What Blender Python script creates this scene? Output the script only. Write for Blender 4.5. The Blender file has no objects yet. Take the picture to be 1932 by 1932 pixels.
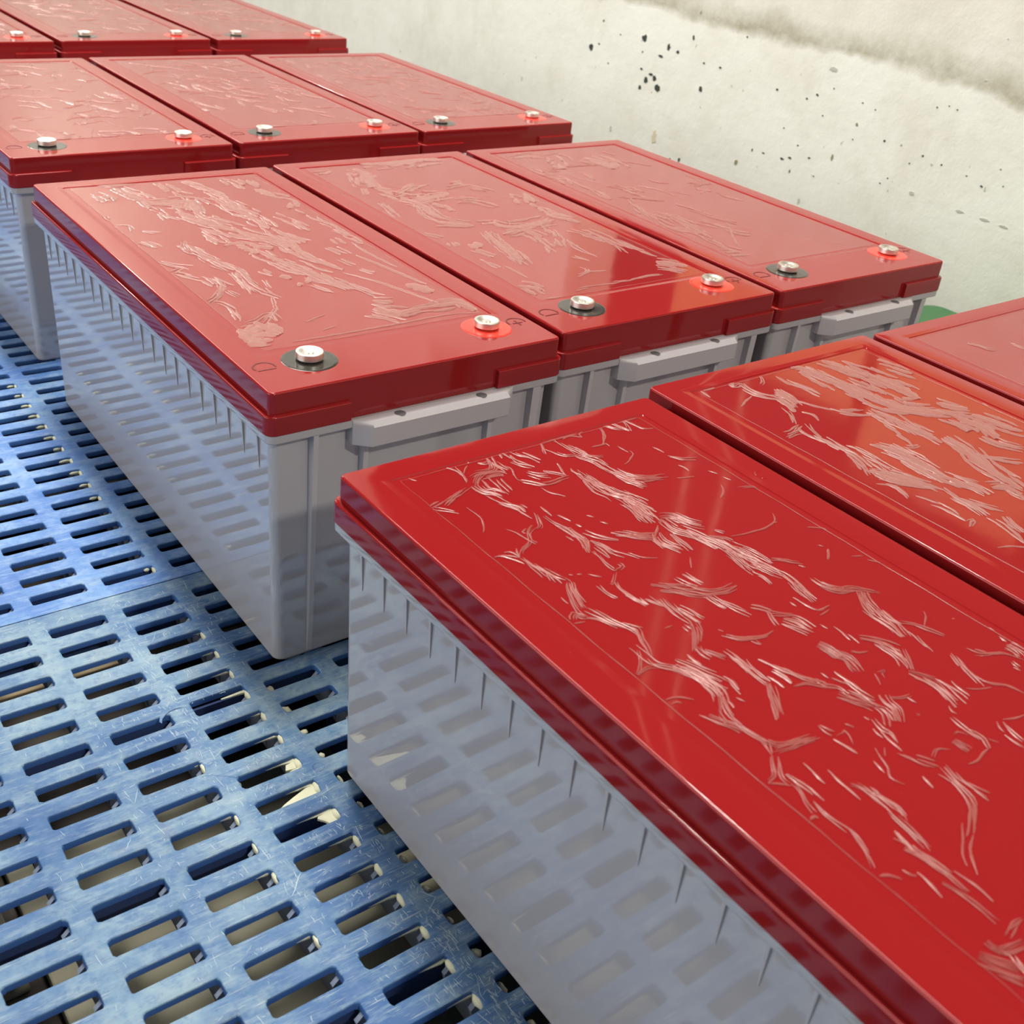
import bpy, bmesh, math, random
from mathutils import Matrix, Vector
from mathutils.geometry import tessellate_polygon

MM = 0.001
S = bpy.context.scene
COL = S.collection
R = random.Random(7)

# ------------------------------------------------------------------ camera
cam_data = bpy.data.cameras.new('camera')
cam = bpy.data.objects.new('camera', cam_data)
COL.objects.link(cam)
F_PX = 2110.909
cam_data.sensor_fit = 'HORIZONTAL'
cam_data.sensor_width = 36.0
cam_data.lens = F_PX / 1932 * 36.0
cam_data.shift_x = 29.109 / 1932
cam_data.shift_y = -23.647 / 1932
cam_data.clip_start = 0.02
cam_data.clip_end = 60
CR = [[0.807655, -0.230281, 0.54283], [-0.582207, -0.457289, 0.672251], [0.093424, -0.858986, -0.503403]]
mw = Matrix.Identity(4)
for i in range(3):
    mw[i][0] = CR[i][0]
    mw[i][1] = -CR[i][1]
    mw[i][2] = -CR[i][2]
mw[0][3], mw[1][3], mw[2][3] = -0.296755, -0.622076, 0.562102
cam.matrix_world = mw
cam_data.dof.use_dof = True
cam_data.dof.focus_distance = 0.85
cam_data.dof.aperture_fstop = 17.0
S.camera = cam

# ------------------------------------------------------------------ world and lamps
world = bpy.data.worlds.new('hall_daylight')
S.world = world
world.use_nodes = True
wb = world.node_tree.nodes['Background']
wb.inputs[0].default_value = (0.96, 0.98, 1.0, 1)
wb.inputs[1].default_value = 0.33


def area_lamp(name, loc, size, power, color, target=None, size_y=None):
    l = bpy.data.lights.new(name, 'AREA')
    l.energy = power
    l.color = color
    l.shape = 'RECTANGLE'
    l.size = size
    l.size_y = size_y or size
    o = bpy.data.objects.new(name, l)
    COL.objects.link(o)
    o.location = loc
    d = (Vector(target) if target else Vector((loc[0], loc[1], 0))) - Vector(loc)
    o.rotation_euler = d.to_track_quat('-Z', 'Y').to_euler()
    return o


area_lamp('ceiling_lamp', (0.30, 0.62, 2.6), 0.22, 34, (1.0, 0.95, 0.86))
area_lamp('ceiling_lamp', (0.35, 4.9, 2.6), 0.3, 50, (1.0, 0.95, 0.86))
area_lamp('ceiling_lamp', (0.5, -2.9, 2.6), 0.14, 56, (1.0, 0.93, 0.84), (0.3, 0.0, 0.1))
area_lamp('overhead_fill', (0.42, 1.1, 2.7), 0.7, 112, (1.0, 0.96, 0.89), None, 2.6)  # added soft fill from overhead, stands for no known fitting
for py in (4.3, 7.5):
    area_lamp('overhead_fill', (0.42, py, 2.7), 0.7, 75, (1.0, 0.96, 0.89), None, 2.6)  # more added fill, brightens the far wall that the lids mirror
area_lamp('window_light', (-3.2, 0.9, 1.5), 3.5, 84, (1.0, 0.975, 0.95), (0.6, 0.6, 0.1), 1.6)

S.view_settings.view_transform = 'Standard'
S.view_settings.look = 'None'
S.view_settings.gamma = 1.0
S.view_settings.use_curve_mapping = False
S.view_settings.exposure = -0.3


# ------------------------------------------------------------------ materials
def mat(name, color, rough=0.5, metal=0.0, ior=1.45, spec=0.5):
    m = bpy.data.materials.new(name)
    m.use_nodes = True
    b = m.node_tree.nodes['Principled BSDF']
    b.inputs['Base Color'].default_value = (*color, 1)
    b.inputs['Roughness'].default_value = rough
    b.inputs['Metallic'].default_value = metal
    b.inputs['IOR'].default_value = ior
    b.inputs['Specular IOR Level'].default_value = spec
    return m


class N:
    """little node helper"""

    def __init__(self, m):
        self.t = m.node_tree
        self.b = self.t.nodes.get('Principled BSDF')

    def new(self, kind, **kw):
        n = self.t.nodes.new(kind)
        for k, v in kw.items():
            if k.startswith('in_'):
                key = k[3:]
                n.inputs[int(key) if key.isdigit() else key.replace('_', ' ')].default_value = v
            else:
                setattr(n, k, v)
        return n

    def link(self, a, b):
        self.t.links.new(a, b)

    def coord(self, scale=(1, 1, 1), rot=(0, 0, 0), kind='Object', loc=(0, 0, 0)):
        c = self.new('ShaderNodeTexCoord')
        mp = self.new('ShaderNodeMapping')
        mp.inputs['Scale'].default_value = scale
        mp.inputs['Rotation'].default_value = rot
        mp.inputs['Location'].default_value = loc
        self.link(c.outputs[kind], mp.inputs[0])
        return mp.outputs[0]

    def noise(self, vec, scale, detail=4, rough=0.5, dist=0.0):
        n = self.new('ShaderNodeTexNoise')
        n.inputs['Scale'].default_value = scale
        n.inputs['Detail'].default_value = detail
        n.inputs['Roughness'].default_value = rough
        n.inputs['Distortion'].default_value = dist
        self.link(vec, n.inputs['Vector'])
        return n.outputs[0]

    def ramp(self, fac, stops):
        r = self.new('ShaderNodeValToRGB')
        e = r.color_ramp.elements
        while len(e) < len(stops):
            e.new(0.5)
        for el, (p, c) in zip(e, stops):
            el.position = p
            el.color = (*c, 1) if len(c) == 3 else c
        self.link(fac, r.inputs[0])
        return r.outputs[0]

    def mr(self, fac, a, b, c=0.0, d=1.0):
        r = self.new('ShaderNodeMapRange')
        for i, v in enumerate((a, b, c, d)):
            r.inputs[i + 1].default_value = v
        self.link(fac, r.inputs[0])
        return r.outputs[0]

    def math(self, op, a, b=None):
        r = self.new('ShaderNodeMath', operation=op)
        for i, v in enumerate((a, b)):
            if v is None:
                continue
            if isinstance(v, (int, float)):
                r.inputs[i].default_value = v
            else:
                self.link(v, r.inputs[i])
        return r.outputs[0]

    def mix(self, fac, a, b):
        r = self.new('ShaderNodeMix', data_type='RGBA')
        for sock, v in ((r.inputs[0], fac), (r.inputs[6], a), (r.inputs[7], b)):
            if isinstance(v, (int, float)):
                sock.default_value = v
            elif isinstance(v, tuple):
                sock.default_value = (*v, 1)
            else:
                self.link(v, sock)
        return r.outputs[2]

    def bump(self, h, strength, dist=0.001, sock=None):
        b = self.new('ShaderNodeBump')
        b.inputs['Strength'].default_value = strength
        b.inputs['Distance'].default_value = dist
        self.link(h, b.inputs['Height'])
        self.link(b.outputs[0], (sock or self.b.inputs['Normal']))
        return b


# glossy red lid plastic
M_RED = mat('red_plastic', (0.28, 0.0125, 0.014), 0.13, ior=1.5)
n = N(M_RED)
v = n.coord()
dust = n.mr(n.noise(v, 900, 2, 0.6), 0.74, 0.80)
n.b.inputs['IOR'].default_value = 1.43
n.link(n.mix(n.math('MULTIPLY', dust, 0.35), (0.28, 0.0125, 0.014), (0.6, 0.2, 0.17)), n.b.inputs['Base Color'])
n.link(n.mr(n.noise(v, 14, 3), 0.3, 0.7, 0.05, 0.10), n.b.inputs['Roughness'])
n.bump(n.noise(v, 22, 2), 0.06, 0.0012)

M_MARK_SHADE = mat('red_mark_shade', (0.13, 0.004, 0.005), 0.4, ior=1.5)  # same lid plastic, darker: shade of the engraved marks put into the colour
M_HOLE_SHADE = mat('hole_shade', (0.10, 0.095, 0.10), 0.8)  # colour of a solid disc that paints the shade inside a hole

# grey case plastic
M_CASE = mat('grey_plastic', (0.43, 0.42, 0.44), 0.1, ior=1.95)
n = N(M_CASE)
v = n.coord()
n.link(n.ramp(n.noise(v, 5, 4), [(0.3, (0.42, 0.405, 0.415)), (0.7, (0.46, 0.445, 0.455))]), n.b.inputs['Base Color'])
n.link(n.mr(n.noise(v, 9, 3), 0.3, 0.7, 0.035, 0.065), n.b.inputs['Roughness'])
n.bump(n.noise(v, 9, 2), 0.03, 0.002)
M_CASE2 = mat('grey_plastic_satin', (0.48, 0.465, 0.48), 0.38, ior=1.5)

# wrinkled label film
M_FILM = bpy.data.materials.new('clear_film')
M_FILM.use_nodes = True
nt = M_FILM.node_tree
nt.nodes.clear()
out = nt.nodes.new('ShaderNodeOutputMaterial')
mx = nt.nodes.new('ShaderNodeMixShader')
tr = nt.nodes.new('ShaderNodeBsdfTransparent')
gl = nt.nodes.new('ShaderNodeBsdfGlossy')
gl.inputs['Roughness'].default_value = 0.07
lw = nt.nodes.new('ShaderNodeLayerWeight')
lw.inputs['Blend'].default_value = 0.5
nn = N(M_FILM)
fac = nn.math('ADD', nn.math('MULTIPLY', nn.math('POWER', lw.outputs['Facing'], 5.0), 0.65), 0.01)
bv = nn.noise(nn.coord(), 16, 3)
bp = nt.nodes.new('ShaderNodeBump')
bp.inputs['Strength'].default_value = 0.22
bp.inputs['Distance'].default_value = 0.0016
nt.links.new(bv, bp.inputs['Height'])
nt.links.new(bp.outputs[0], gl.inputs['Normal'])
nt.links.new(fac, mx.inputs[0])
nt.links.new(tr.outputs[0], mx.inputs[1])
nt.links.new(gl.outputs[0], mx.inputs[2])
nt.links.new(mx.outputs[0], out.inputs[0])

M_WRINKLE = mat('film_air_wrinkle', (0.38, 0.10, 0.088), 0.2, ior=1.5)
M_WRINKLE.node_tree.nodes['Principled BSDF'].inputs['Alpha'].default_value = 0.78

M_WRINKLE_SHEEN = mat('film_air_wrinkle_sheen', (0.46, 0.20, 0.175), 0.24, ior=1.5)  # same film, paler: grazing sheen of the wall put into the colour
M_WRINKLE_SHEEN.node_tree.nodes['Principled BSDF'].inputs['Alpha'].default_value = 0.62

M_METAL = mat('tinned_metal', (0.84, 0.81, 0.73), 0.4, 1.0)
n = N(M_METAL)
n.bump(n.noise(n.coord(), 700, 2), 0.15, 0.0003)
M_SEALB = mat('black_epoxy', (0.045, 0.04, 0.036), 0.12, ior=1.5)
M_SEALR = mat('red_epoxy', (0.72, 0.045, 0.03), 0.16, ior=1.5)

# scratched blue pallet plastic
def blue_mat(name, deep, worn, pale, wear):
    m = mat(name, worn, 0.5, ior=1.45, spec=0.35)
    n = N(m)
    v = n.coord()
    big = n.noise(v, 7, 5, 0.6)
    fine = n.noise(v, 60, 5, 0.65)
    col = n.mix(n.mr(big, 0.35, 0.62), deep, worn)
    col = n.mix(n.mr(n.math('ADD', n.math('MULTIPLY', big, 0.5), n.math('MULTIPLY', fine, 0.5)), 0.46, 0.62, 0, 0.75), col, pale)
    strk = n.noise(n.coord((0.16, 1, 1)), 210, 4, 0.7)
    col = n.mix(n.mr(strk, 0.50, 0.72, 0, 0.6), col, pale)
    mot = n.noise(v, 130, 3, 0.7)
    col = n.mix(n.mr(mot, 0.52, 0.66, 0, 0.45), col, deep)
    tot = None
    for ang, sx, sy, sc, thr in ((0.2, 1, 34, 26, 0.69), (1.5, 1, 26, 34, 0.69), (1.9, 1, 40, 22, 0.70),
                                 (0.7, 1, 30, 30, 0.72), (-0.5, 1, 36, 24, 0.72), (1.25, 1, 22, 48, 0.70)):
        vv = n.coord((sx, sy, 1), (0, 0, ang))
        s = n.mr(n.noise(vv, sc, 2.5, 0.55, 0.25), thr - wear, thr + 0.035)
        tot = s if tot is None else n.math('MAXIMUM', tot, s)
    patch = n.mr(n.noise(v, 13, 3, 0.6), 0.35, 0.65, 0.25, 1.0)
    tot = n.math('MULTIPLY', tot, patch)
    col = n.mix(n.math('MULTIPLY', tot, 0.85), col, (0.50, 0.57, 0.60))
    dirt = n.mr(n.noise(v, 21, 4, 0.7), 0.60, 0.78, 0, 0.35)
    col = n.mix(dirt, col, (0.33, 0.31, 0.25))
    n.link(col, n.b.inputs['Base Color'])
    n.link(n.mr(fine, 0.3, 0.7, 0.4, 0.7), n.b.inputs['Roughness'])
    n.bump(n.math('ADD', n.math('MULTIPLY', fine, 0.6), n.math('MULTIPLY', tot, 0.7)), 0.55, 0.0006)
    return m


M_BLUE_F = blue_mat('blue_plastic_worn', (0.035, 0.105, 0.27), (0.12, 0.235, 0.375), (0.29, 0.395, 0.455), 0.035)
M_BLUE_R = blue_mat('blue_plastic', (0.06, 0.155, 0.44), (0.14, 0.30, 0.58), (0.30, 0.43, 0.60), 0.015)
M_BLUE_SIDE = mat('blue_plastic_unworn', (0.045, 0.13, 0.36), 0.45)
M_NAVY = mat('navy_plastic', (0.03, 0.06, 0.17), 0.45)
M_RIB = mat('dusty_blue_plastic', (0.22, 0.27, 0.36), 0.6)
M_CRUST = mat('cream_residue', (0.66, 0.66, 0.47), 0.6)
n = N(M_CRUST)
n.bump(n.noise(n.coord(), 180, 4), 0.6, 0.001)
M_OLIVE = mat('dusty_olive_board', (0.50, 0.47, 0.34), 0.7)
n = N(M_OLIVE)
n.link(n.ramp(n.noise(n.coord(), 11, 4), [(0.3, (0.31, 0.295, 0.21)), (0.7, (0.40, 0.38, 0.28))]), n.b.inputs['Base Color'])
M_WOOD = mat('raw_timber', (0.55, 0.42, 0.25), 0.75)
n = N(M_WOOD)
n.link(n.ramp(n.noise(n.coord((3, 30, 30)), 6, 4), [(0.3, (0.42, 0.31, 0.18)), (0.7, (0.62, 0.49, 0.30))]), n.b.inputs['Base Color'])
M_FLOOR = mat('dark_concrete', (0.055, 0.045, 0.04), 0.8)
n = N(M_FLOOR)
n.link(n.ramp(n.noise(n.coord(), 9, 5), [(0.3, (0.03, 0.025, 0.022)), (0.75, (0.09, 0.075, 0.062))]), n.b.inputs['Base Color'])
M_CEIL = mat('dark_ceiling', (0.10, 0.09, 0.085), 0.9)
M_CARD = mat('brown_cardboard', (0.60, 0.36, 0.17), 0.8)
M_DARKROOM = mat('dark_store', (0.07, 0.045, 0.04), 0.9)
M_GREEN = mat('green_plastic', (0.035, 0.13, 0.045), 0.45)
M_CHIP = [mat('wall_mark_black', (0.05, 0.055, 0.045), 0.9), mat('wall_mark_brown', (0.30, 0.26, 0.15), 0.9),
          mat('wall_mark_grey', (0.52, 0.53, 0.45), 0.9), mat('wall_mark_cream', (0.66, 0.60, 0.44), 0.9)]

# limewashed wall with a dirty band above head-high of the pallets
M_WALL = mat('limewashed_wall', (0.76, 0.76, 0.68), 0.85)
n = N(M_WALL)
v = n.coord()
sep = n.new('ShaderNodeSeparateXYZ')
n.link(v, sep.inputs[0])
big = n.noise(v, 2.6, 5, 0.6)
edge = n.noise(v, 9, 6, 0.65)
base = n.ramp(n.noise(v, 6, 6, 0.7), [(0.30, (0.78, 0.77, 0.67)), (0.55, (0.85, 0.85, 0.76)), (0.75, (0.88, 0.88, 0.80))])
zz = n.math('ADD', sep.outputs[2], n.math('MULTIPLY', n.math('SUBTRACT', big, 0.5), 0.10))
zz = n.math('ADD', zz, n.math('MULTIPLY', n.math('SUBTRACT', edge, 0.5), 0.045))
band_in = n.mr(zz, 0.318, 0.334)
band_out = n.mr(zz, 0.325, 0.372, 1.0, 0.22)
blot = n.mr(n.noise(v, 16, 6, 0.75), 0.30, 0.70, 0.35, 1.0)
st = n.math('MULTIPLY', n.math('MULTIPLY', band_in, band_out), blot)
col = n.mix(st, base, (0.27, 0.235, 0.115))
low = n.mr(n.noise(n.coord((1, 1, 0.6)), 5, 5, 0.7), 0.56, 0.74, 0, 0.5)
col = n.mix(low, col, (0.66, 0.62, 0.49))
sp = n.mr(n.noise(n.coord((1, 1, 0.8)), 70, 2, 0.5), 0.735, 0.775, 0, 0.8)
col = n.mix(sp, col, (0.22, 0.22, 0.17))
n.link(col, n.b.inputs['Base Color'])
n.bump(n.noise(v, 40, 6, 0.7), 0.4, 0.003)


# ------------------------------------------------------------------ helpers
def obj(name, bm, material, parent=None, smooth=False):
    me = bpy.data.meshes.new(name)
    bm.normal_update()
    bm.to_mesh(me)
    bm.free()
    me.materials.append(material)
    if smooth:
        for p in me.polygons:
            p.use_smooth = True
    return objm(name, me, parent)


def objm(name, me, parent=None):
    o = bpy.data.objects.new(name, me)
    COL.objects.link(o)
    if parent:
        o.parent = parent
    return o


def empty(name, loc=(0, 0, 0), rz=0.0):
    o = bpy.data.objects.new(name, None)
    o.empty_display_size = 0.05
    COL.objects.link(o)
    o.location = loc
    o.rotation_euler = (0, 0, rz)
    return o


def tag(o, label, cat, group=None):
    o['label'] = label
    o['category'] = cat
    if group:
        o['group'] = group
    return o


def box(bm, x0, x1, y0, y1, z0, z1, bev=0.0):
    """box in millimetres"""
    vs = [bm.verts.new((x * MM, y * MM, z * MM)) for z in (z0, z1) for y in (y0, y1) for x in (x0, x1)]
    fs = [bm.faces.new([vs[i] for i in f]) for f in ((0, 2, 3, 1), (4, 5, 7, 6), (0, 1, 5, 4), (1, 3, 7, 5), (3, 2, 6, 7), (2, 0, 4, 6))]
    if bev:
        es = list({e for f in fs for e in f.edges})
        bmesh.ops.bevel(bm, geom=es, offset=bev * MM, segments=2, affect='EDGES', profile=0.5)


def rrect(x0, x1, y0, y1, r, z, seg=5):
    pts = []
    for cx, cy, a0 in ((x1 - r, y1 - r, 0), (x0 + r, y1 - r, 90), (x0 + r, y0 + r, 180), (x1 - r, y0 + r, 270)):
        for i in range(seg + 1):
            a = math.radians(a0 + 90 * i / seg)
            pts.append((cx + r * math.cos(a), cy + r * math.sin(a), z))
    return pts


def loft(bm, loops, cap0=True, cap1=True):
    L = [[bm.verts.new((p[0] * MM, p[1] * MM, p[2] * MM)) for p in lp] for lp in loops]
    for a, b in zip(L, L[1:]):
        k = len(a)
        for i in range(k):
            bm.faces.new((a[i], a[(i + 1) % k], b[(i + 1) % k], b[i]))
    if cap0:
        bm.faces.new(L[0][::-1])
    if cap1:
        bm.faces.new(L[-1])
    return L


def lathe(bm, prof, cx, cy, seg=32):
    loft(bm, [[(cx + r * math.cos(2 * math.pi * i / seg), cy + r * math.sin(2 * math.pi * i / seg), z) for i in range(seg)] for r, z in prof])


def prism(bm, pts, z0, z1):
    a = [bm.verts.new((x * MM, y * MM, z0 * MM)) for x, y in pts]
    b = [bm.verts.new((x * MM, y * MM, z1 * MM)) for x, y in pts]
    k = len(pts)
    bm.faces.new(a[::-1])
    bm.faces.new(b)
    for i in range(k):
        bm.faces.new((a[i], a[(i + 1) % k], b[(i + 1) % k], b[i]))


def weighted(o):
    """bake area-weighted normals so flat faces stay flat"""
    md = o.modifiers.new('wn', 'WEIGHTED_NORMAL')
    md.keep_sharp = True
    md.weight = 100
    bpy.context.view_layer.update()
    dg = bpy.context.evaluated_depsgraph_get()
    me = bpy.data.meshes.new_from_object(o.evaluated_get(dg), preserve_all_data_layers=True, depsgraph=dg)
    o.modifiers.clear()
    o.data = me


def smooth_by_angle(o, deg=35):
    me = o.data
    for p in me.polygons:
        p.use_smooth = True
    bm = bmesh.new()
    bm.from_mesh(me)
    lim = math.radians(deg)
    for e in bm.edges:
        if len(e.link_faces) != 2 or e.calc_face_angle(0) > lim:
            e.smooth = False
    bm.to_mesh(me)
    bm.free()


# ------------------------------------------------------------------ the setting
def struct(name, bm, m, smooth=False):
    o = obj(name, bm, m, smooth=smooth)
    o['kind'] = 'structure'
    return o


bm = bmesh.new()
box(bm, -6000, 3200, -6000, 9000, -170, -150)
struct('floor', bm, M_FLOOR)

# wall on the right with a big hatch high up (seen only mirrored in the lids)
WX = 1330
bm = bmesh.new()
H0, H1, HY0, HY1 = 575, 2400, -900, 1230
box(bm, WX, WX + 140, -3500, 9000, -150, H0)
box(bm, WX, WX + 140, HY1, 1750, H0, 1080)
box(bm, WX, WX + 140, 1750, 2300, H0, 1340)
box(bm, WX, WX + 140, 2300, 9000, H0, 3000)
box(bm, WX, WX + 140, -3500, HY0, H0, 3000)
wall = struct('wall_right', bm, M_WALL)
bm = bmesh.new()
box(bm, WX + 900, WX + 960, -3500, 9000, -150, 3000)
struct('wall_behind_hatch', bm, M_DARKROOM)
bm = bmesh.new()
box(bm, -6000, 3200, -6000, 9000, 3000, 3050)
struct('ceiling', bm, M_CEIL)

WALL_MARKS = '''1244,220,3.6,3.9,0 1221,230,2.1,1.3,0 1090,263,3.8,4.0,0 1020,259,2.7,3.5,0 994,255,3.6,2.3,0 1038,239,5.0,1.6,0 959,286,1.7,2.7,0 1090,238,1.6,1.4,0 1160,258,1.7,1.0,0 922,248,2.3,1.5,0 880,248,2.2,1.7,0 919,202,2.6,3.1,0 1185,199,1.7,1.1,0 829,309,1.6,1.1,0 738,238,2.5,1.3,0 619,264,1.1,0.9,0 670,237,1.9,1.4,0 650,247,2.3,1.4,0 556,254,1.3,1.0,0 557,219,2.0,2.4,1 497,207,1.7,1.3,0 558,195,1.1,0.9,0 705,180,1.2,1.1,0 739,128,2.1,1.1,0 766,127,1.3,2.3,0 695,129,3.5,1.5,0 678,135,3.0,1.5,0 672,113,1.2,2.2,0 619,118,1.4,1.1,0 637,145,2.4,1.1,0 421,202,1.6,1.3,0 402,193,2.3,1.6,2 385,197,1.3,1.1,0 309,184,1.8,1.1,0 338,192,1.1,0.8,0 473,153,1.0,0.9,0 422,142,4.0,2.4,2 590,157,2.1,3.9,1 798,97,3.0,3.9,1 667,159,1.7,1.1,0 287,215,0.9,0.8,0 275,193,0.9,0.8,0 385,280,1.1,0.9,0 420,276,1.2,1.0,0 400,282,1.1,0.9,0 628,293,7.3,3.4,2 331,139,5.6,1.6,2 287,139,7.2,1.6,2 255,138,5.9,1.4,2 943,65,2.1,2.5,0 968,61,1.8,1.3,0 1151,78,2.4,4.8,2 1021,90,5.1,10.5,3 638,69,1.9,4.1,2 1216,275,1.7,1.7,0 338,389,1.0,0.9,2 353,329,1.8,1.2,2 485,142,1.1,1.0,0 441,185,1.2,1.0,0 529,249,1.1,0.8,0 629,218,1.2,0.9,0 815,221,1.1,1.5,2 844,223,1.1,1.9,2 302,181,1.1,3.2,2 1086,207,2.6,1.6,0 1069,189,3.2,3.7,0 1083,173,2.6,2.5,0 1046,196,3.1,3.3,0 1033,181,4.4,3.7,0 1058,202,4.4,1.8,0'''
names = ['paint_chip', 'rust_stain', 'grey_smudge', 'cream_patch']
for i, t in enumerate(WALL_MARKS.split()):
    y, z, hy, hz, k = map(float, t.split(','))
    k = int(k)
    hy, hz = (hy * 1.75, hz * 1.75) if k == 0 and hz > 2.4 else (hy * 1.35, hz * 1.35)
    rr = random.Random(i)
    kk = 9 if max(hy, hz) < 5 else 14
    pts = []
    for q in range(kk):
        a = 2 * math.pi * q / kk
        w = rr.uniform(0.72, 1.25)
        pts.append((hy * w * math.cos(a), hz * w * math.sin(a)))
    bm = bmesh.new()
    a = [bm.verts.new((0, p[0] * MM, p[1] * MM)) for p in pts]
    b = [bm.verts.new((-0.0005, p[0] * 0.9 * MM, p[1] * 0.9 * MM)) for p in pts]
    bm.faces.new(b[::-1])
    for q in range(kk):
        bm.faces.new((a[q], b[q], b[(q + 1) % kk], a[(q + 1) % kk]))
    bmesh.ops.recalc_face_normals(bm, faces=bm.faces[:])
    o = obj(names[k], bm, M_CHIP[k], wall)
    o.location = ((WX - 0.05) * MM, y * MM, z * MM)

# things beyond the hatch, which the glossy lids mirror
for x0, y0, y1, z0, z1 in ((WX + 200, -820, 60, -150, 900), (WX + 200, 150, 520, -150, 915), (WX + 210, 560, 1090, -150, 830)):
    e = empty('cardboard_box', ((x0 + 60) * MM, (y0 + y1) / 2 * MM, z0 * MM))
    w = (y1 - y0) / 2
    bm = bmesh.new()
    box(bm, -60, 60, -w, w, 0, z1 - z0, 2)
    obj('carton_body', bm, M_CARD, e)
    bm = bmesh.new()
    box(bm, -61, 61, -25, 25, z1 - z0 - 90, z1 - z0 + 1)
    obj('tape_strip', bm, M_WOOD, e)
    tag(e, {150: 'tall brown carton behind the wall hatch, between two others', -820: 'tall brown carton behind the near end of the wall hatch',
            560: 'lower brown carton behind the far end of the wall hatch'}[y0], 'carton', 'cartons in the wall hatch')
for y in (890, 781):
    e = empty('metal_pole', ((WX + 150) * MM, y * MM, -150 * MM))
    bm = bmesh.new()
    lathe(bm, [(5, 0), (5, 2400)], 0, 0, 12)
    obj('pole_tube', bm, M_CHIP[3], e, True)
    bm = bmesh.new()
    lathe(bm, [(22, 0), (22, 4), (9, 8), (9, 10)], 0, 0, 16)
    obj('pole_foot', bm, M_METAL, e, True)
    tag(e, 'bright metal pole behind the wall hatch, ' + ('farther of two' if y > 800 else 'nearer of two'), 'pole')

# green crate between pallet and wall
e = empty('plastic_crate', (1.19, 0.105, -0.15))
bm = bmesh.new()
loft(bm, [rrect(-100, 100, -196, 196, 18, 0), rrect(-108, 108, -204, 204, 22, 138), rrect(-106, 106, -202, 202, 22, 140)])
crate = obj('crate_body', bm, M_GREEN, e)
smooth_by_angle(crate)
bm = bmesh.new()
loft(bm, [rrect(-112, 112, -208, 208, 24, 138), rrect(-112, 112, -208, 208, 24, 148), rrect(-109, 109, -205, 205, 22, 150), rrect(-96, 96, -192, 192, 16, 149)])
o = obj('crate_lid', bm, M_GREEN, e)
smooth_by_angle(o)
tag(e, 'dark green plastic crate on the floor by the white wall', 'crate')

# ------------------------------------------------------------------ pallets
XL, XR = -612.0, 809.0
PX = 58.6


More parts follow.
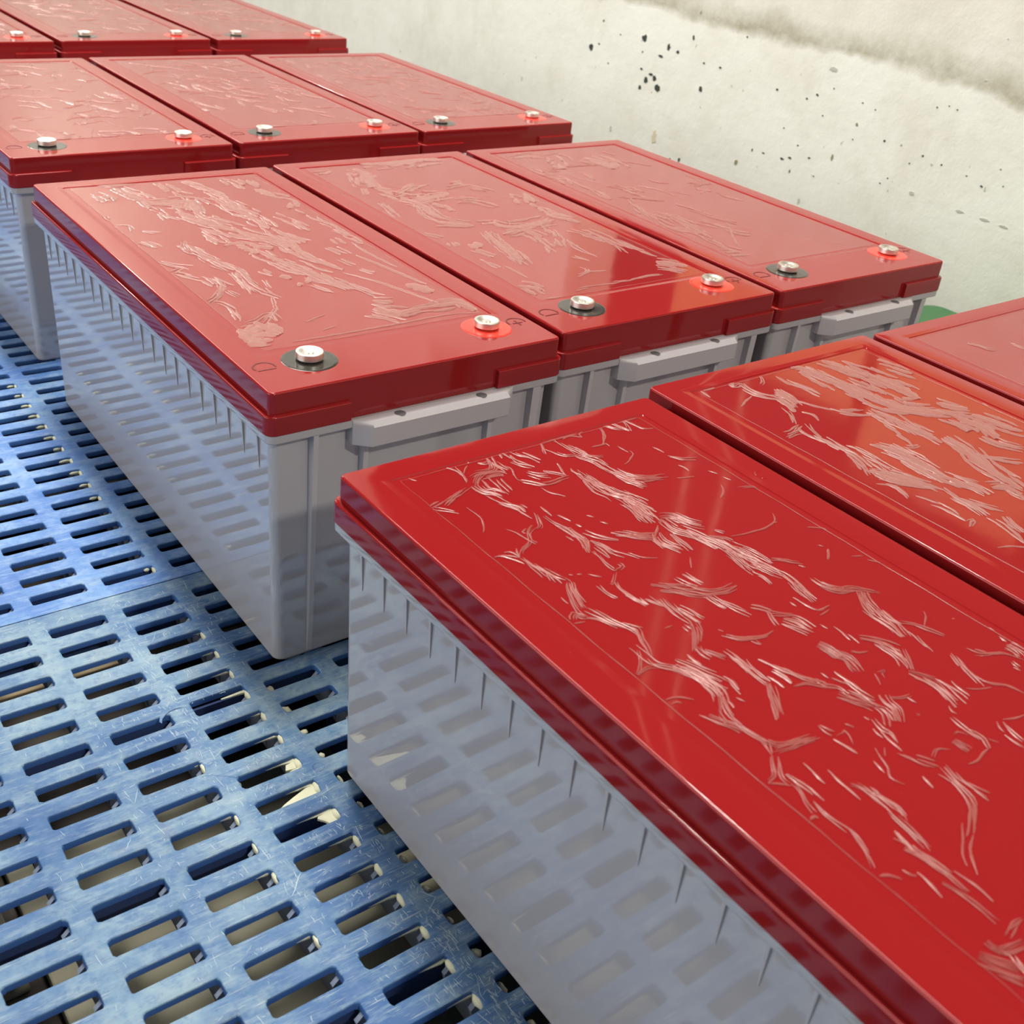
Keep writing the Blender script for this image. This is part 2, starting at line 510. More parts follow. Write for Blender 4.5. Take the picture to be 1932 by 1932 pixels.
def make_pallet(y0, y1, yb0, py, mblue, walls, rail_from, rail_to, wall_d, label, seed, back=True):
    rr = random.Random(seed)
    root = empty('plastic_pallet', (0, y0 * MM, -0.15))
    dz = 150.0

    def P(o):
        o.location = (0, -y0 * MM, dz * MM)
        return o
    cols = []
    k = -20
    while True:
        xa = -70 + PX * k
        if xa + 44 > XR - 8:
            break
        if xa > XL + 8:
            cols.append((k, xa, xa + 44))
        k += 1
    rows = []
    j = 0
    yy = yb0
    while yy - 12.7 > y0 + 8:
        if yy < y1 - 8:
            rows.append((j, yy - 12.7, yy))
        yy -= py
        j += 1
    if not rows:
        return root
    bm = bmesh.new()
    for ci, (k, xa, xb) in enumerate(cols):
        X0 = XL if ci == 0 else (xa + cols[ci - 1][2]) / 2
        X1 = XR if ci == len(cols) - 1 else (xb + cols[ci + 1][1]) / 2
        for ri, (j, ya, yb) in enumerate(rows):
            Y1 = y1 if ri == 0 else (yb + rows[ri - 1][1]) / 2
            Y0 = y0 if ri == len(rows) - 1 else (ya + rows[ri + 1][2]) / 2
            hx0, hx1, hy0, hy1 = xa, xb, ya, yb
            if seed == 1 and k == 0 and j == 5:
                hy1 += 4.2
                hx0 += 2
            visible = xb < 30 and Y0 > -420
            seg = 4 if visible else 2
            jit = 0.35 if visible else 0.0
            loops = []
            for ins, z in ((-0.9, 0.0), (-0.35, -0.25), (0.0, -1.0), (0.25, -5.2)):
                loops.append(rrect(hx0 + ins, hx1 - ins, hy0 + ins, hy1 - ins, 2.6, z, seg))
            nv = len(loops[0])
            off = [(rr.uniform(-jit, jit), rr.uniform(-jit, jit)) for _ in range(nv)]
            loops = [[(p[0] + o[0], p[1] + o[1], p[2]) for p, o in zip(lp, off)] for lp in loops]
            L = [[bm.verts.new((p[0] * MM, p[1] * MM, p[2] * MM)) for p in lp] for lp in loops]
            for li, (a, b) in enumerate(zip(L, L[1:])):
                for i in range(nv):
                    f = bm.faces.new((a[i], b[i], b[(i + 1) % nv], a[(i + 1) % nv]))
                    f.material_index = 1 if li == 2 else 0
            cs = [bm.verts.new((x * MM, y * MM, 0)) for x, y in ((X1, Y1), (X0, Y1), (X0, Y0), (X1, Y0))]
            s1 = seg + 1
            for q in range(4):
                arc = L[0][q * s1:(q + 1) * s1]
                for i in range(seg):
                    bm.faces.new((cs[q], arc[i + 1], arc[i]))
                nxt = L[0][((q + 1) % 4) * s1]
                bm.faces.new((cs[q], cs[(q + 1) % 4], nxt, arc[-1]))
    bmesh.ops.remove_doubles(bm, verts=bm.verts[:], dist=1e-6)
    bmesh.ops.recalc_face_normals(bm, faces=bm.faces[:])
    up = sum(f.normal.z * f.calc_area() for f in bm.faces)
    if up < 0:
        bmesh.ops.reverse_faces(bm, faces=bm.faces[:])
    deck = P(obj('slotted_deck', bm, mblue, root))
    deck.data.materials.append(M_BLUE_SIDE)
    smooth_by_angle(deck, 40)
    # perimeter skirt
    for nm, b in (('side_skirt', (XL, XL + 3, y0, y1)), ('side_skirt', (XR - 3, XR, y0, y1)),
                  ('end_skirt', (XL + 3, XR - 3, y0, y0 + 3)), ('end_skirt', (XL + 3, XR - 3, y1 - 3, y1))):
        bm = bmesh.new()
        box(bm, b[0], b[1], b[2], b[3], -58, -0.4)
        P(obj(nm, bm, mblue, root))
    # deep cross walls every fifth slot
    for j in walls:
        yb = yb0 - py * j
        if y0 + 12 < yb < y1 - 6:
            bm = bmesh.new()
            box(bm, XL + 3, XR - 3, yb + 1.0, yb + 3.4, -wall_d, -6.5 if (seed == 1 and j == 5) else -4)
            P(obj('cross_wall', bm, M_NAVY, root))
    # webs and fins under the rails
    me_cache = None
    for k, xa, xb in cols:
        if not (rail_from <= k <= rail_to):
            continue
        bm = bmesh.new()
        box(bm, xb + 1.2, xb + 3.2, y0 + 6, y1 - 6, -34, -2)
        for j, ya, yb in rows:
            yc = (ya + yb) / 2
            t = 1.6
            vs = [bm.verts.new((x * MM, y * MM, z * MM)) for y in (yc - t + 1.5, yc + t + 1.5) for x, z in ((xb + 1.2, -3.5), (xb - 4.5, -9.0), (xb + 1.2, -32))]
            bm.faces.new((vs[0], vs[1], vs[2]))
            bm.faces.new((vs[5], vs[4], vs[3]))
            for a, b in ((0, 1), (1, 2), (2, 0)):
                bm.faces.new((vs[a], vs[b], vs[b + 3], vs[a + 3]))
        o = P(obj('rail_web', bm, M_RIB, root))
    # feet
    for fx in (-560, 70, 330, 640):
        for fy in (y0 + 160, (y0 + y1) / 2, y1 - 160):
            bm = bmesh.new()
            loft(bm, [rrect(fx, fx + 110, fy - 55, fy + 55, 14, -138), rrect(fx - 8, fx + 118, fy - 63, fy + 63, 16, -34)])
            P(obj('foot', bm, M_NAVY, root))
    # bottom boards
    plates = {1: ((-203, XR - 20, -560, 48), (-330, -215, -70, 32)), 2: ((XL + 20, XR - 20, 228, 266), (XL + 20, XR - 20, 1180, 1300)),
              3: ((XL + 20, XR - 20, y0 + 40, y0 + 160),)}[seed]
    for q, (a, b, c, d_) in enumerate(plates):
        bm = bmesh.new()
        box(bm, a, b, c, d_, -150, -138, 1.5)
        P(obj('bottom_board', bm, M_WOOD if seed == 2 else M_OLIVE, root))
    tag(root, label, 'pallet', 'blue plastic pallets under the batteries')
    return root, P, cols, rows


front = make_pallet(-1005, 145.2, 125.5, 27.4, M_BLUE_F, range(0, 60, 5), -9, 1, 33,
                    'front blue slotted plastic pallet, worn and scratched, under the nearest batteries', 1)
rear = make_pallet(146.4, 1346, 1336.0 - 1336.0 + 175 + 27 * 43, 27.0, M_BLUE_R, [43 - 5 * q for q in range(0, 9)] + [38], -9, 1, 55,
                   'middle blue slotted plastic pallet, brighter blue, behind the front one', 2)
back = make_pallet(1347.2, 2400, 2385, 27.0, M_BLUE_R, (), 0, -1, 33,
                   'far blue slotted plastic pallet under the farthest row of batteries', 3)


def blob(bm, cx, cy, cz, rx, ry, rz, rr, rough=0.25):
    vs = bmesh.ops.create_icosphere(bm, subdivisions=2, radius=1.0)['verts']
    for v_ in vs:
        s = 1 + rr.uniform(-rough, rough) * 0.6
        v_.co = Vector(((cx + v_.co.x * rx * s) * MM, (cy + v_.co.y * ry * s) * MM, (cz + v_.co.z * rz * s) * MM))


# dried cream residue caught at the slot ends
rr = random.Random(31)
froot, FP, fcols, frows = front
for j, amt in ((2, .5), (3, .8), (4, .9), (5, 1.3), (6, 1.1), (7, 1.2), (8, 2.4), (9, 2.0), (10, 2.2), (11, 1.6), (12, 1.4), (13, 1.5), (14, 1.9), (15, 1.9), (16, 1.9)):
    yb = 125.5 - 27.4 * j
    for xe, am in ((-26, amt), (-26 - PX, 0.35 if j in (7, 9, 10, 11, 13) else 0)):
        if am <= 0:
            continue
        bm = bmesh.new()
        blob(bm, xe + 0.2, yb - 6.4, -3.6, 1.3 + 0.9 * am, 6.0, 3.0, rr, 0.2)
        L = 7 + 9 * am
        m_ = 6
        pv = None
        for q in range(m_ + 1):
            t = q / m_
            x = xe - L * t
            w = (0.3 + 0.85 * am) * (1 - t) ** 1.1 * rr.uniform(0.6, 1.3)
            ring = [bm.verts.new((x * MM, yy_ * MM, zz_ * MM)) for yy_, zz_ in ((yb + 0.8, -2.6 - t), (yb - w, -3.4 - t * .6), (yb - w * 0.8, -5.4 + t * 1.2), (yb + 0.8, -6.0 + t * 1.6))]
            if pv:
                for i in range(4):
                    bm.faces.new((pv[i], pv[(i + 1) % 4], ring[(i + 1) % 4], ring[i]))
            pv = ring
        if j in (8, 9, 10) and xe == -26:
            plates_ = {8: [[(-9, -3.5), (-1, -2.0), (0.5, -8), (-5, -9), (-11, -7.5)], [(-12, -11), (-7, -9.4), (0, -9), (0.5, -13), (-14, -13)]],
                       9: [[(-34, -13), (-27, -9), (-17, -5), (-7, -2), (0.5, -2), (0.5, -13)]],
                       10: [[(-12, -2), (0.5, -1), (0.5, -12.5), (-4, -12), (-8, -11), (-9.5, -7), (-13, -3)]]}[j]
            for pl in plates_:
                k_ = len(pl)
                cx_, cy_ = sum(q_[0] for q_ in pl) / k_, sum(q_[1] for q_ in pl) / k_
                up = [bm.verts.new(((xe + px_) * MM, (yb + py_) * MM, (-3.6 + rr.uniform(-.5, .5)) * MM)) for px_, py_ in pl]
                dn = [bm.verts.new(((xe + px_) * MM, (yb + py_) * MM, -5.6 * MM)) for px_, py_ in pl]
                ct = bm.verts.new(((xe + cx_) * MM, (yb + cy_) * MM, -2.6 * MM))
                for i in range(k_):
                    bm.faces.new((ct, up[i], up[(i + 1) % k_]))
                    bm.faces.new((up[i], dn[i], dn[(i + 1) % k_], up[(i + 1) % k_]))
        bmesh.ops.recalc_face_normals(bm, faces=bm.faces[:])
        o = FP(obj('dried_residue', bm, M_CRUST, froot))
        smooth_by_angle(o, 50)
# left ends of the slots half hidden by the nearest battery
for j in range(5, 18):
    yb = 125.5 - 27.4 * j
    bm = bmesh.new()
    blob(bm, -8.5, yb - 6.4, -5.0, 3.0 * rr.uniform(.4, 1.3), 4.6 * rr.uniform(.6, 1.1), 2.6, rr, 0.3)
    o = FP(obj('dried_residue', bm, M_CRUST, froot))
    smooth_by_angle(o, 50)
rroot, RP, rcols, rrows = rear
for j, amt in ((0, .3), (5, .6), (6, .8), (7, .9), (8, 1.1), (9, .6), (10, .8), (11, .7), (12, .8), (13, .8), (14, .5), (15, .6)):
    yb = 175 + 27 * j
    xe = -26 if j < 11 else -26 - PX * 0
    for xe in ((-26,) if j < 10 else (-26, -26 - PX)):
        bm = bmesh.new()
        blob(bm, xe, yb - 6.4, -3.2, 1.2 + amt, 5.8, 2.6, rr, 0.25)
        blob(bm, xe - 5, yb - 1.2, -3.6, 4.5 * amt + 1, 1.4, 1.6, rr, 0.25)
        o = RP(obj('dried_residue', bm, M_CRUST, rroot))
        smooth_by_angle(o, 50)


def ribbon(bm, pts, w, h, z=0.05):
    """small raised strip along points in millimetres"""
    prev = None
    for i, p in enumerate(pts):
        a = pts[max(i - 1, 0)]
        b = pts[min(i + 1, len(pts) - 1)]
        dx, dy = b[0] - a[0], b[1] - a[1]
        l = math.hypot(dx, dy) or 1
        nx, ny = -dy / l, dx / l
        t = i / (len(pts) - 1)
        ww = w * (0.35 + 0.65 * math.sin(math.pi * min(max(t, .05), .95)))
        ring = [bm.verts.new(((p[0] + nx * s * ww) * MM, (p[1] + ny * s * ww) * MM, (z + hh) * MM)) for s, hh in ((-1, 0), (0, h), (1, 0))]
        if prev:
            bm.faces.new((prev[0], ring[0], ring[1], prev[1]))
            bm.faces.new((prev[1], ring[1], ring[2], prev[2]))
        prev = ring


# torn sliver, cracks and the moulded ring on the front pallet
bm = bmesh.new()
tear = [(-93.7, -16.5), (-92, -12.5), (-88.7, -9.5), (-84.5, -7.3), (-81.1, -6.8), (-77, -7.0), (-74.1, -8.1), (-69.0, -9.5)]
a = [bm.verts.new((x * MM, y * MM, 0.0)) for x, y in tear]
b = [bm.verts.new(((x + .6) * MM, (y - 1.6) * MM, (0.28 * math.sin(math.pi * i / 7) + .04) * MM)) for i, (x, y) in enumerate(tear)]
c = [bm.verts.new(((x + .9) * MM, (y - 2.5) * MM, (0.6 * math.sin(math.pi * i / 7) - .1) * MM)) for i, (x, y) in enumerate(tear)]
for u_, w_ in ((a, b), (b, c)):
    for i in range(7):
        bm.faces.new((u_[i], u_[i + 1], w_[i + 1], w_[i]))
o = FP(obj('torn_sliver', bm, M_BLUE_F, froot))
o['label'] = 'sliver of torn blue plastic curling up beside a widened slot'
for pts in ([(-90.0, -81.7), (-86.5, -82.4), (-83.1, -83.9), (-79, -86.9), (-75.8, -89.1), (-70.0, -93.8)],):
    bm = bmesh.new()
    ribbon(bm, pts, 1.3, 0.5, -0.2)
    FP(obj('cracked_lip', bm, M_BLUE_F, froot))
M_SCR = mat('pale_scratch', (0.40, 0.49, 0.56), 0.6)
bm = bmesh.new()
ribbon(bm, [(-70.5, -188.9), (-73, -191), (-76.1, -194.5), (-79.2, -198.5), (-83.1, -201.9)], 0.4, 0.12)
FP(obj('hairline_crack', bm, M_SCR, froot))
bm = bmesh.new()
for ra, rb, za, zb in ((4.6, 4.0, 0.02, .3), (4.0, 3.4, .3, .02)):
    k = 28
    A = [bm.verts.new(((-17.9 + ra * math.cos(2 * math.pi * i / k)) * MM, (-112.8 + ra * math.sin(2 * math.pi * i / k)) * MM, za * MM)) for i in range(k)]
    B = [bm.verts.new(((-17.9 + rb * math.cos(2 * math.pi * i / k)) * MM, (-112.8 + rb * math.sin(2 * math.pi * i / k)) * MM, zb * MM)) for i in range(k)]
    for i in range(k):
        bm.faces.new((A[i], A[(i + 1) % k], B[(i + 1) % k], B[i]))
FP(obj('moulded_ring', bm, M_BLUE_F, froot, True))

# deep scratches as thin raised burrs where the plastic is chewed up
bm = bmesh.new()
rs = random.Random(5)
hot = [(-48, -100, 26, 70), (-48, -200, 30, 90), (-30, -260, 30, 60), (-100, -60, 60, 80), (-80, -10, 50, 50), (-55, 60, 40, 60), (-100, 150, 70, 60), (-120, -170, 60, 90), (-10, -330, 25, 50)]
cnt = 0
while cnt < 1100:
    hx, hy, sx, sy = hot[rs.randrange(len(hot))]
    x, y = rs.gauss(hx, sx * .6), rs.gauss(hy, sy * .6)
    ln = rs.uniform(1.2, 6) if rs.random() < .85 else rs.uniform(6, 13)
    u_ = rs.random()
    ang = rs.gauss(1.68, .18) if u_ < .6 else (rs.gauss(0.12, .22) if u_ < .85 else rs.gauss(1.1, .5))
    pts = [(x + math.cos(ang) * ln * t + rs.uniform(-.25, .25), y + math.sin(ang) * ln * t + rs.uniform(-.25, .25)) for t in (0, .25, .5, .75, 1)]
    bad = False
    for p in pts:
        if p[0] > 2 or p[1] > 144 or p[1] < -420:
            bad = True
            break
        fx = ((p[0] + 70) % PX)
        fy = ((125.5 - p[1]) % 27.4)
        if -1.2 < fx < 45.2 and (fy < 13.9 or fy > 26.2):
            bad = True
            break
    if bad:
        continue
    ribbon(bm, pts, rs.uniform(.1, .26), .1, 0.0)
    cnt += 1
o = FP(obj('scratch_burrs', bm, M_SCR, froot))
o['kind'] = 'stuff'

# ------------------------------------------------------------------ batteries
BW, BL, BH = 249.6, 522.0, 234.15
LB = 203.1          # underside of the lid
ST = 217.6          # top of the lid's skirt


def lid_bm():
    bm = bmesh.new()
    W, L_ = BW, BL
    def rr_(i, z, r=4.0):
        return rrect(i, W - i, i, L_ - i, max(r - i, 1.2) if i < 3 else r, z, 5)
    def rec(a, z, r=2.5):
        return rrect(23 - a, 227 + a, 63 - a, 502 + a, r, z, 5)
    loops = [rr_(0.6, LB, 4.0), rr_(0.0, LB + 3, 4.5), rr_(0.0, BH - 1.9, 4.5), rr_(0.25, BH - 1.0, 4.5), rr_(0.75, BH - 0.35, 4.5), rr_(1.6, BH, 4.5)]
    loops += [rec(5.5, BH - 0.0), rec(4.5, BH - 0.12), rec(0.5, BH - 0.35), rec(0.0, BH - 0.95), rec(-0.5, BH - 1.0)]
    loft(bm, loops)
    # skirt band round each long side, turning the corners
    for side in (0, 1):
        e0, e1 = (61.0, 61.0)
        r = 4.5
        path = [(e0, 0, 0, -1)]
        for i in range(7):
            a = math.radians(270 - 90 * i / 6)
            path.append((r + r * math.cos(a), r + r * math.sin(a), math.cos(a), math.sin(a)))
        for i in range(7):
            a = math.radians(180 - 90 * i / 6)
            path.append((r + r * math.cos(a), L_ - r + r * math.sin(a), math.cos(a), math.sin(a)))
        path.append((e1, L_, 0, 1))
        prof = [(-2.0, LB), (2.9, LB), (3.4, LB + 0.8), (3.4, ST - 1.3), (3.1, ST - 0.5), (2.4, ST), (-2.0, ST + 0.25)]
        rings = []
        for x, y, nx, ny in path:
            if side:
                x, nx = W - x, -nx
            rings.append([bm.verts.new(((x + nx * o) * MM, (y + ny * o) * MM, z * MM)) for o, z in prof])
        fs = []
        for a, b in zip(rings, rings[1:]):
            for i in range(len(prof)):
                fs.append(bm.faces.new((a[i], a[(i + 1) % len(prof)], b[(i + 1) % len(prof)], b[i])))
        fs.append(bm.faces.new(rings[0]))
        fs.append(bm.faces.new(rings[-1][::-1]))
        bmesh.ops.recalc_face_normals(bm, faces=fs)
    return bm


def case_bm():
    bm = bmesh.new()
    W, L_ = BW, BL
    def rr_(ix, iy, z, r=7.0):
        return rrect(ix, W - ix, iy, L_ - iy, r, z, 6)
    # body, tapering slightly towards the foot, then the rim under the lid
    loops = [rr_(9.0, 9.0, 0.0), rr_(7.0, 7.0, 1.0, 8), rr_(6.2, 6.2, 3.2, 8), rr_(3.6, 5.4, 192.0, 6), rr_(3.4, 5.2, 196.0, 6),
             rr_(-1.9, -1.9, 196.6, 6), rr_(-2.4, -2.4, 197.4, 6), rr_(-2.4, -2.4, LB - 0.25, 6), rr_(1.0, 1.0, LB - 0.1, 4)]
    loft(bm, loops)
    return bm


def side_rib_bm():
    bm = bmesh.new()
    t = 1.1
    vs = [bm.verts.new((x * MM, y * MM, z * MM)) for y in (-t, t) for x, z in ((5.6, 197), (1.5, 197), (3.6, 165))]
    vs[2].co.y = -0.35 * MM
    vs[5].co.y = 0.35 * MM
    bm.faces.new((vs[0], vs[1], vs[2]))
    bm.faces.new((vs[5], vs[4], vs[3]))
    for a, b in ((0, 1), (1, 2), (2, 0)):
        bm.faces.new((vs[a], vs[b], vs[b + 3], vs[a + 3]))
    bmesh.ops.recalc_face_normals(bm, faces=bm.faces[:])
    return bm


def end_rib_bm(w):
    bm = bmesh.new()
    loft(bm, [[(-w / 2, 6.5, 3.5), (w / 2, 6.5, 3.5), (w / 2 - .3, 5.6, 3.5), (-w / 2 + .3, 5.6, 3.5)][::-1],
              [(-w / 2, 6.5, 30), (w / 2, 6.5, 30), (w / 2 - .3, 3.4, 30), (-w / 2 + .3, 3.4, 30)][::-1],
              [(-w / 2, 6.0, 197), (w / 2, 6.0, 197), (w / 2 - .3, -1.6, 197), (-w / 2 + .3, -1.6, 197)][::-1]])
    bmesh.ops.recalc_face_normals(bm, faces=bm.faces[:])
    return bm


def handle_bm():
    bm = bmesh.new()
    # plan: against the case 63..203, out at the nose 75..193
    def plan(z, p, k=0.0):
        a0, a1, b0, b1 = 62.5, 204.0, 74.0, 194.0
        return [(a0, 5.5, z), (a0, -3.0, z), (b0 + k, -p, z), (b1 - k, -p, z), (a1, -3.0, z), (a1, 5.5, z)]
    loft(bm, [plan(183.5, 12.6), plan(184.3, 13.3), plan(199.2, 13.3), plan(201.8, 10.6, 0.5), plan(202.6, 9.6, 0.8)])
    bmesh.ops.recalc_face_normals(bm, faces=bm.faces[:])
    return bm


def hole_disc_bm():
    bm = bmesh.new()
    lathe(bm, [(4.3, 0), (4.3, .18), (4.0, .22), (3.6, .15)], 0, 0, 20)
    return bm


def bolt_bm():
    bm = bmesh.new()
    lathe(bm, [(7.6, -1.0), (7.6, 1.0), (9.6, 1.6), (10.1, 2.2), (10.1, 6.2), (9.7, 6.9), (9.0, 7.1), (7.2, 6.9), (6.0, 6.0), (3.2, 5.6), (2.8, 6.2), (0.6, 6.3)], 0, 0, 40)
    return bm


def seal_bm(r):
    bm = bmesh.new()
    lathe(bm, [(r, -0.6), (r, 0.05), (r - 0.7, 0.32), (r - 2.4, 0.38), (11, 0.42), (7.4, 1.0), (7.0, 1.2)], 0, 0, 48)
    return bm


def mark_bm(plus):
    bm = bmesh.new()
    pts = [(8.0 * math.cos(math.radians(a)), 8.0 * math.sin(math.radians(a))) for a in range(-12, 200, 8)]
    def rib(pts, w=.8, h=.3):
        pr = None
        for i, p in enumerate(pts):
            a = pts[max(i - 1, 0)]
            b = pts[min(i + 1, len(pts) - 1)]
            dx, dy = b[0] - a[0], b[1] - a[1]
            l = math.hypot(dx, dy)
            nx, ny = -dy / l, dx / l
            ring = [bm.verts.new(((p[0] + nx * s * w) * MM, (p[1] + ny * s * w) * MM, z * MM)) for s, z in ((-1, -.05), (-.6, h), (.6, h), (1, -.05))]
            if pr:
                for q in range(3):
                    bm.faces.new((pr[q], ring[q], ring[q + 1], pr[q + 1]))
            pr = ring
    rib(pts)
    if plus:
        rib([(-4.4, -2.0), (0, -2.0), (4.4, -2.0)], .8)
        rib([(0, 2.8), (0, -2.0), (0, -6.6)], .8)
    else:
        rib([(-6.8, -4.2), (0, -4.2), (6.8, -4.2)], .8)
    return bm


def letter_c_bm():
    bm = bmesh.new()
    pr = None
    for a in range(-120, 130, 10):
        # the gap of the C opens towards the near right
        t = math.radians(a + 165)
        ring = [bm.verts.new((r * math.cos(t) * 1.0 * MM, r * math.sin(t) * 1.25 * MM, z * MM)) for r, z in ((3.5, -.05), (3.9, .22), (4.3, -.05))]
        if pr:
            bm.faces.new((pr[0], ring[0], ring[1], pr[1]))
            bm.faces.new((pr[1], ring[1], ring[2], pr[2]))
        pr = ring
    return bm


ZF = BH - 0.72          # upper face of the film


def film_bm():
    bm = bmesh.new()
    a, b, c_, d_ = 29.0, 222.0, 68.0, 499.5
    v_ = [bm.verts.new((x * MM, y * MM, ZF * MM)) for x, y in ((a, c_), (b, c_), (b, d_), (a, d_))]
    bm.faces.new(v_)
    return bm


def spline(pts, step=2.0):
    out_ = []
    P_ = [pts[0]] + list(pts) + [pts[-1]]
    for i in range(1, len(P_) - 2):
        p0, p1, p2, p3 = P_[i - 1:i + 3]
        l = math.hypot(p2[0] - p1[0], p2[1] - p1[1])
        k = max(2, int(l / step))
        for q in range(k):
            t = q / k
            out_.append(tuple(0.5 * (2 * p1[j] + (p2[j] - p0[j]) * t + (2 * p0[j] - 5 * p1[j] + 4 * p2[j] - p3[j]) * t * t
                                     + (3 * p1[j] - p0[j] - 3 * p2[j] + p3[j]) * t * t * t) for j in (0, 1)))
    out_.append(tuple(pts[-1]))
    return out_


def strand(bm, sp, off, hw, t0, t1, rr_, bend):
    k = len(sp)
    i0, i1 = int(t0 * (k - 1)), max(int(t0 * (k - 1)) + 2, int(round(t1 * (k - 1))))
    i1 = min(i1, k - 1)
    if i1 - i0 < 2:
        i0, i1 = 0, k - 1
    if i1 - i0 < 1:
        return
    prev = None
    ph = rr_.uniform(0, 6.28)
    for i in range(i0, i1 + 1):
        a, b = sp[max(i - 1, 0)], sp[min(i + 1, k - 1)]
        dx, dy = b[0] - a[0], b[1] - a[1]
        l = math.hypot(dx, dy) or 1
        nx, ny = -dy / l, dx / l
        t = (i - i0) / (i1 - i0)
        o = off + bend * (t - 0.5) * 2 + 0.25 * math.sin(ph + i * 0.9)
        w = hw * (max(0.06, math.sin(math.pi * (0.04 + 0.92 * t))) ** 0.6) * (1 + 0.18 * math.sin(ph * 2 + i * 1.7))
        h = min(0.55, 0.08 + w * 0.36)
        cx, cy = sp[i][0] + nx * o, sp[i][1] + ny * o
        cx = min(max(cx, 28.6), 222.4)
        cy = min(max(cy, 67.6), 500)
        ring = [bm.verts.new(((cx + nx * s * w) * MM, (cy + ny * s * w) * MM, (ZF + hh) * MM)) for s, hh in ((-1, 0.01), (-.35, h), (.45, h * .85), (1, 0.01))]
        if prev:
            for q in range(3):
                bm.faces.new((prev[q], ring[q], ring[q + 1], prev[q + 1]))
        prev = ring


def wrinkle_bm(strokes, seed, rim=0.35, fat=1.0):
    bm = bmesh.new()
    rr_ = random.Random(seed)
    for w, nst, pts in strokes:
        sp = spline(pts)
        if nst == 1:
            strand(bm, sp, 0, max(.24, w / 2 * .62 * fat), 0, 1, rr_, 0)
        else:
            ln = sum(math.hypot(sp[i + 1][0] - sp[i][0], sp[i + 1][1] - sp[i][1]) for i in range(len(sp) - 1))
            seg = min(ln, 21.0)
            cnt = max(nst, int(round(nst * ln / seg * 1.15)))
            for q in range(cnt):
                lane = (q % nst + .5) / nst - .5
                l_ = min(1.0, rr_.uniform(.55, 1.25) * seg / ln)
                t0 = rr_.uniform(0, 1 - l_)
                hw = max(.2, w / nst * rr_.uniform(.26, .44) * fat)
                strand(bm, sp, lane * w + rr_.uniform(-.25, .25) * w / nst, hw, t0, t0 + l_, rr_, rr_.uniform(-.5, .5) * w / nst)
            if nst >= 4 and fat > 1.05:
                strand(bm, sp, rr_.uniform(-.2, .2) * w, w * .2, 0.05, 0.95, rr_, 0)
    # bead along the film's edge
    a, b, c_, d_ = 29.0, 221.6, 68.2, 499.2
    for p, q in (((a, c_), (b, c_)), ((a, c_), (a, d_)), ((a, d_), (b, d_)), ((b, c_), (b, d_))):
        sp = spline([p, q], 6)
        strand(bm, sp, 0, rim, 0, 1, rr_, 0)
    bmesh.ops.recalc_face_normals(bm, faces=bm.faces[:])
    for f in bm.faces:
        if f.normal.z < 0:
            f.normal_flip()
    return bm


def parse(s):
    res = []
    for l in s.split(';'):
        a = l.split()
        res.append((int(a[0]) / 10, int(a[1]), [tuple(float(q) / 2 for q in t.split(',')) for t in a[2:]]))
    return res


